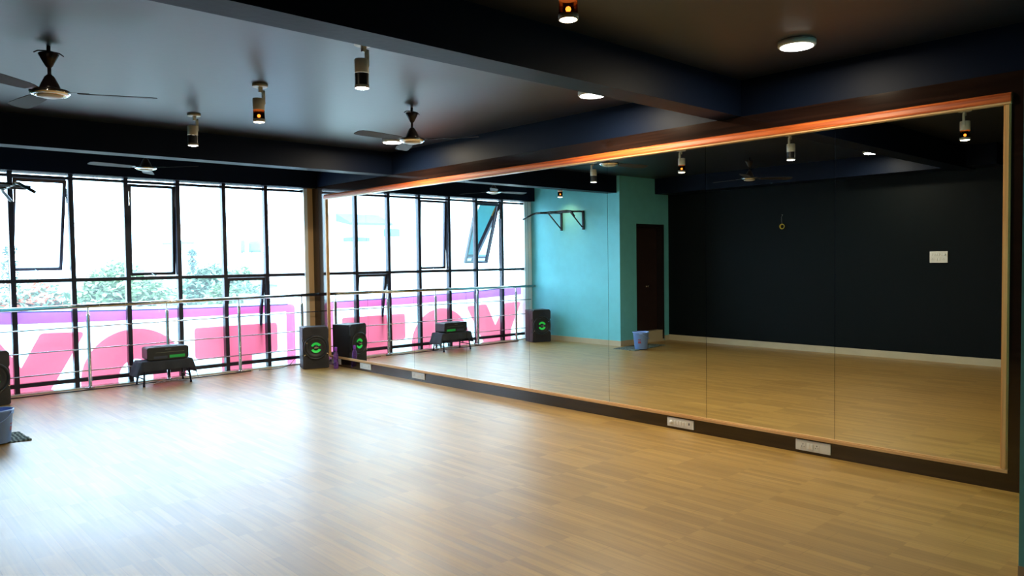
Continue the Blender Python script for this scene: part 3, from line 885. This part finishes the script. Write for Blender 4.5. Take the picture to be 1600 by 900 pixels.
def wire_coil():
    t = empty('wire_coil', (XB+0.02, 5.938, 1.985))
    tag(t, 'yellow coil hanging from a thin wire on the black wall', 'coil')
    Y = mat('yellow_insulation', (0.50, 0.42, 0.03), rough=0.5)
    b = MB()
    for q, (r, dx) in enumerate(((0.036, 0.0), (0.039, 0.006), (0.034, -0.006))):
        b.tube([(dx+0.003*math.sin(a*2), r*math.cos(a), r*math.sin(a)) for a in [2*PI*k/28 for k in range(28)]], 0.0055, 8, closed=True)
    b.build('coil', Y, t)
    MB().tube([(0, 0, 0.038), (0.002, 0.008, 0.09), (-0.004, 0.012, 0.15), (-0.012, 0.0, 0.185)], 0.0018, 6).tube([(-0.02, 0, 0.186), (0.004, 0, 0.190)], 0.004, 8).build('hanging_wire', mat('pale_wire', (0.35, 0.35, 0.32), rough=0.4), t)
wire_coil()

def pull_up_bar():
    t = empty('pull_up_bar', (XL, 9.25, 2.3))
    tag(t, 'black wall mounted pull-up bar on the teal wall, seen in the mirror', 'exercise bar')
    K = mat('black_gym_steel', (0.012, 0.016, 0.022), rough=0.35, metal=0.4)
    PAD = mat('worn_foam_grip', (0.035, 0.032, 0.028), rough=0.8)
    def Pt(x, y, z): return (x-XL, y-9.25, z-2.3)
    ya, yb = 9.51, 8.975
    for y in (ya, yb):
        MB().box(Pt(XL+0.001, y-0.02, 2.03), Pt(XL+0.03, y+0.02, 2.37)).build('wall_plate', K, t, bevel=0.003)
        MB().tube([Pt(XL+0.02, y, 2.350), Pt(XL+0.10, y, 2.352), Pt(1.46, y, 2.335)], 0.016, 10).build('support_arm', K, t)
        MB().tube([Pt(XL+0.02, y, 2.08), Pt(XL+0.05, y, 2.08), Pt(1.24, y, 2.325)], 0.013, 10).build('brace', K, t)
    MB().tube([Pt(1.56, 9.86, 2.235), Pt(1.46, 9.70, 2.325), Pt(1.45, 9.62, 2.338), Pt(1.45, 8.85, 2.338), Pt(1.46, 8.76, 2.325), Pt(1.56, 8.60, 2.235)], 0.016, 12).build('main_bar', K, t)
    MB().tube([Pt(1.16, ya+0.10, 2.343), Pt(1.16, yb-0.10, 2.343)], 0.014, 10).build('inner_bar', K, t)
    for y in (9.36, 9.12):
        MB().tube([Pt(1.16, y, 2.343), Pt(1.62, y, 2.330)], 0.014, 10).build('parallel_grip', K, t)
    for y in (9.55, 8.92):
        MB().tube([Pt(1.45, y-0.07, 2.338), Pt(1.45, y+0.07, 2.338)], 0.0185, 12).build('foam_grip', PAD, t)
pull_up_bar()

# ================================================================== OUTSIDE
def outside():
    struct(MB().box((-60, 10.6, -6.4), (110, 160, -6.2)).build('ground_outside', mat('pale_dusty_ground', (0.42, 0.40, 0.34), rough=0.9, var=0.2, vscale=0.2)),
           'pale ground far below the windows', 'ground')
    LEAF = []
    for i, c in enumerate(((0.15, 0.25, 0.17), (0.21, 0.31, 0.17), (0.10, 0.19, 0.18))):
        LEAF.append(mat('leaf_green_%s' % ['mid', 'light', 'deep'][i], c, rough=0.6, var=0.25, vscale=1.5))
    RED = mat('orange_red_blossom', (0.80, 0.22, 0.14), rough=0.6)
    TR = mat('tree_bark', (0.10, 0.07, 0.05), rough=0.9)
    def tree(x, y, ztop, r, label, lm, flowers=False, shape='round', n=10000, seed=0):
        t = empty('leafy_tree', (x, y, -6.2))
        tag(t, label, 'tree', 'trees outside the window')
        rnd = random.Random(seed)
        b = MB(); fl = MB()
        blobs = []
        if shape == 'cone':
            for k in range(9):
                q = k/8
                blobs.append((0, 0, ztop-0.3-q*4.2, 0.25+q*r*0.8))
        else:
            for k in range(15):
                a = rnd.uniform(0, 2*PI); d = rnd.uniform(0, r*0.75); 
                rr = rnd.uniform(0.35, 0.55)*r
                hz = ztop-rr-(d/r)**2*r*0.6-rnd.uniform(0, r*0.6)
                blobs.append((d*math.cos(a), d*math.sin(a), hz, rr))
            blobs.append((0, 0, ztop-0.45*r, 0.45*r))
        per = n//len(blobs)
        for (bx, by, bz, br) in blobs:
            for _ in range(per):
                a = rnd.uniform(0, 2*PI); c = rnd.uniform(-0.6, 1); s = math.sqrt(1-c*c)
                rad = br*rnd.uniform(0.55, 1.08)
                p = Vector((bx+rad*s*math.cos(a), by+rad*s*math.sin(a), bz+rad*c+6.2))
                sz = rnd.uniform(0.09, 0.20)*(0.6 if shape == 'cone' else 1)
                R = Matrix.Rotation(rnd.uniform(0, 6), 3, 'Z') @ Matrix.Rotation(rnd.uniform(-1.1, 1.1), 3, 'X') @ Matrix.Rotation(rnd.uniform(0, 6), 3, 'Z')
                q = [p+R @ Vector(v)*sz for v in ((-1, 0, 0), (-0.2, -0.45, 0.1), (1, 0, 0), (-0.2, 0.45, 0.1))]
                (fl if flowers and c > 0.1 and rnd.random() < 0.30 else b).add(q, [(0, 1, 2, 3)])
        b.build('foliage', lm, t)
        if fl.v: fl.build('blossoms', RED, t)
        MB().tube([(0, 0, 0), (0.1, 0.05, (ztop+6.2)*0.45), (0, 0, ztop+6.2-r*0.5)], [0.22, 0.17, 0.07], 8).build('trunk', TR, t)
        return t
    tree(4.6, 26, 1.15, 2.4, 'tree with orange red blossoms at the left edge outside', LEAF[0], True, seed=1)
    tree(8.0, 30.5, 1.75, 2.2, 'pale green tree seen through the second window bay', LEAF[1], seed=3)
    tree(12.6, 33, 1.55, 2.1, 'green tree behind the centre window bays', LEAF[0], seed=4)
    tree(10.7, 27, 0.75, 1.3, 'bright green tree just above the railing outside', LEAF[1], seed=5)
    tree(16.2, 38.5, 1.35, 1.9, 'small pale tree below the roof water tank', LEAF[1], seed=6)
    tree(15.6, 44, 2.45, 0.55, 'narrow dark cypress tree between two mullions', LEAF[2], shape='cone', n=1800, seed=7)
    tree(5.35, 34.5, 2.4, 0.6, 'slim tree top beside the leftmost mullion', LEAF[2], shape='cone', n=1200, seed=8)
    def building(x0, x1, y0, y1, z1, c, label, windows=(), roofbox=None):
        t = empty('building', ((x0+x1)/2, (y0+y1)/2, -6.2))
        tag(t, label, 'building', 'pale buildings beyond the trees')
        ox, oy = (x0+x1)/2, (y0+y1)/2
        m = mat('render_%d_%d_%d' % tuple(int(v*100) for v in c), c, rough=0.8, var=0.05)
        MB().box((x0-ox, y0-oy, 0), (x1-ox, y1-oy, z1+6.2)).build('walls', m, t)
        MB().box((x0-ox-0.15, y0-oy-0.15, z1+6.2), (x1-ox+0.15, y0-oy, z1+6.35)).box((x0-ox-0.15, y0-oy, z1+6.2), (x0-ox, y1-oy, z1+6.35)).box((x1-ox, y0-oy, z1+6.2), (x1-ox+0.15, y1-oy, z1+6.35)).build('parapet', m, t)
        for (wx, wz, ww, wh) in windows:
            w = MB().box((wx-ox-ww/2, y0-oy-0.05, wz+6.2-wh/2), (wx-ox+ww/2, y0-oy+0.02, wz+6.2+wh/2)).build('window', mat('grey_teal_shutter', (0.18, 0.26, 0.28), rough=0.3), t)
        return t
    building(13.4, 15.0, 46.5, 52, 1.55, (0.72, 0.74, 0.72), 'white building with flat roof behind the second vent', [(13.9, 0.6, 0.4, 0.5), (14.6, 0.6, 0.4, 0.5)])
    building(21.0, 22.2, 62, 66, 3.3, (0.20, 0.42, 0.44), 'tall pale teal tower block in the distance', [(21.3, 2.6, 0.25, 0.3), (21.9, 2.6, 0.25, 0.3)])
    building(18.8, 21.6, 52, 57, 2.35, (0.60, 0.64, 0.66), 'long white building left of the water tank', [(20.2, 1.8, 0.25, 0.8), (20.9, 1.8, 0.25, 0.8)])
    building(23.9, 29.4, 57, 63, 2.2, (0.66, 0.68, 0.70), 'white building carrying the dark roof tanks', [(25.2, 1.3, 0.5, 0.5), (27.2, 1.3, 0.5, 0.5)])
    building(30.2, 31.4, 62, 66, 3.0, (0.42, 0.56, 0.54), 'faint tall block near the white window jamb', [(30.5, 2.2, 0.25, 0.3), (31.1, 2.2, 0.25, 0.3)])
    building(6.2, 8.3, 35.5, 38.5, 0.9, (0.60, 0.64, 0.66), 'low white house half hidden behind the pale tree', [(6.8, 0.3, 0.4, 0.4), (7.7, 0.3, 0.4, 0.4)])
    building(15.2, 17.2, 32.3, 35.0, 0.55, (0.36, 0.42, 0.46), 'low grey roofed shed behind the lower vent', [(15.7, 0.1, 0.5, 0.25), (16.6, 0.1, 0.5, 0.25)])
    building(9.7, 11.1, 20.5, 23, 0.42, (0.30, 0.36, 0.40), 'near low building just above the railing by the jamb', [(10.1, 0.15, 0.4, 0.22), (10.7, 0.15, 0.4, 0.22)])
    wb = building(-14, -4.6, 30, 38, 5.5, (0.85, 0.86, 0.86), 'large white building seen only in the mirror, with a grey canopy', [(-11.5, 2.0, 0.8, 0.9), (-9.6, 2.0, 0.8, 0.9)])
    cp = mat('grey_blue_canopy_cloth', (0.06, 0.085, 0.11), rough=0.7)
    MB().prism([(0, 3.7), (0, 3.35), (-1.2, 3.15), (-1.2, 3.25)], -0.1, 2.1, 'YZ', T=Matrix.Translation((1.15, -4.0, 6.2))).build('canopy', cp, wb)
    MB().box((1.9, -4.6, 6.2+2.45), (2.9, -4.0, 6.2+2.62)).build('window_hood', cp, wb)
    MB().box((0.1, -4.35, 6.2+2.7), (0.75, -4.0, 6.2+3.05)).build('wall_sign', mat('teal_sign', (0.05, 0.30, 0.26), rough=0.5), wb)
    TK = mat('dark_blue_tank_plastic', (0.07, 0.13, 0.20), rough=0.5)
    for x, y, r, h, z, lab in ((26.15, 59.5, 0.50, 1.05, 2.2, 'round dark water tank on the white roof'), (25.15, 59.5, 0.17, 1.10, 2.2, 'slim dark tank standing left of the round one')):
        t = empty('water_tank', (x, y, z))
        tag(t, lab, 'water tank', 'tanks on the roof')
        MB().lathe([(r, 0.25), (r*1.02, 0.5), (r, 0.55), (r*1.02, 0.8), (r, 0.85), (r, h), (r*0.7, h+0.12), (r*0.35, h+0.16)], seg=24).build('tank_body', TK, t)
        MB().box((-r, -r, 0.0), (-r+0.08, -r+0.08, 0.25)).box((r-0.08, -r, 0.0), (r, -r+0.08, 0.25)).box((-r, r-0.08, 0), (-r+0.08, r, 0.25)).box((r-0.08, r-0.08, 0), (r, r, 0.25)).box((-r, -r, 0.2), (r, r, 0.25)).build('stand', mat('grey_steel_stand', (0.3, 0.3, 0.3), rough=0.5), t)
outside()
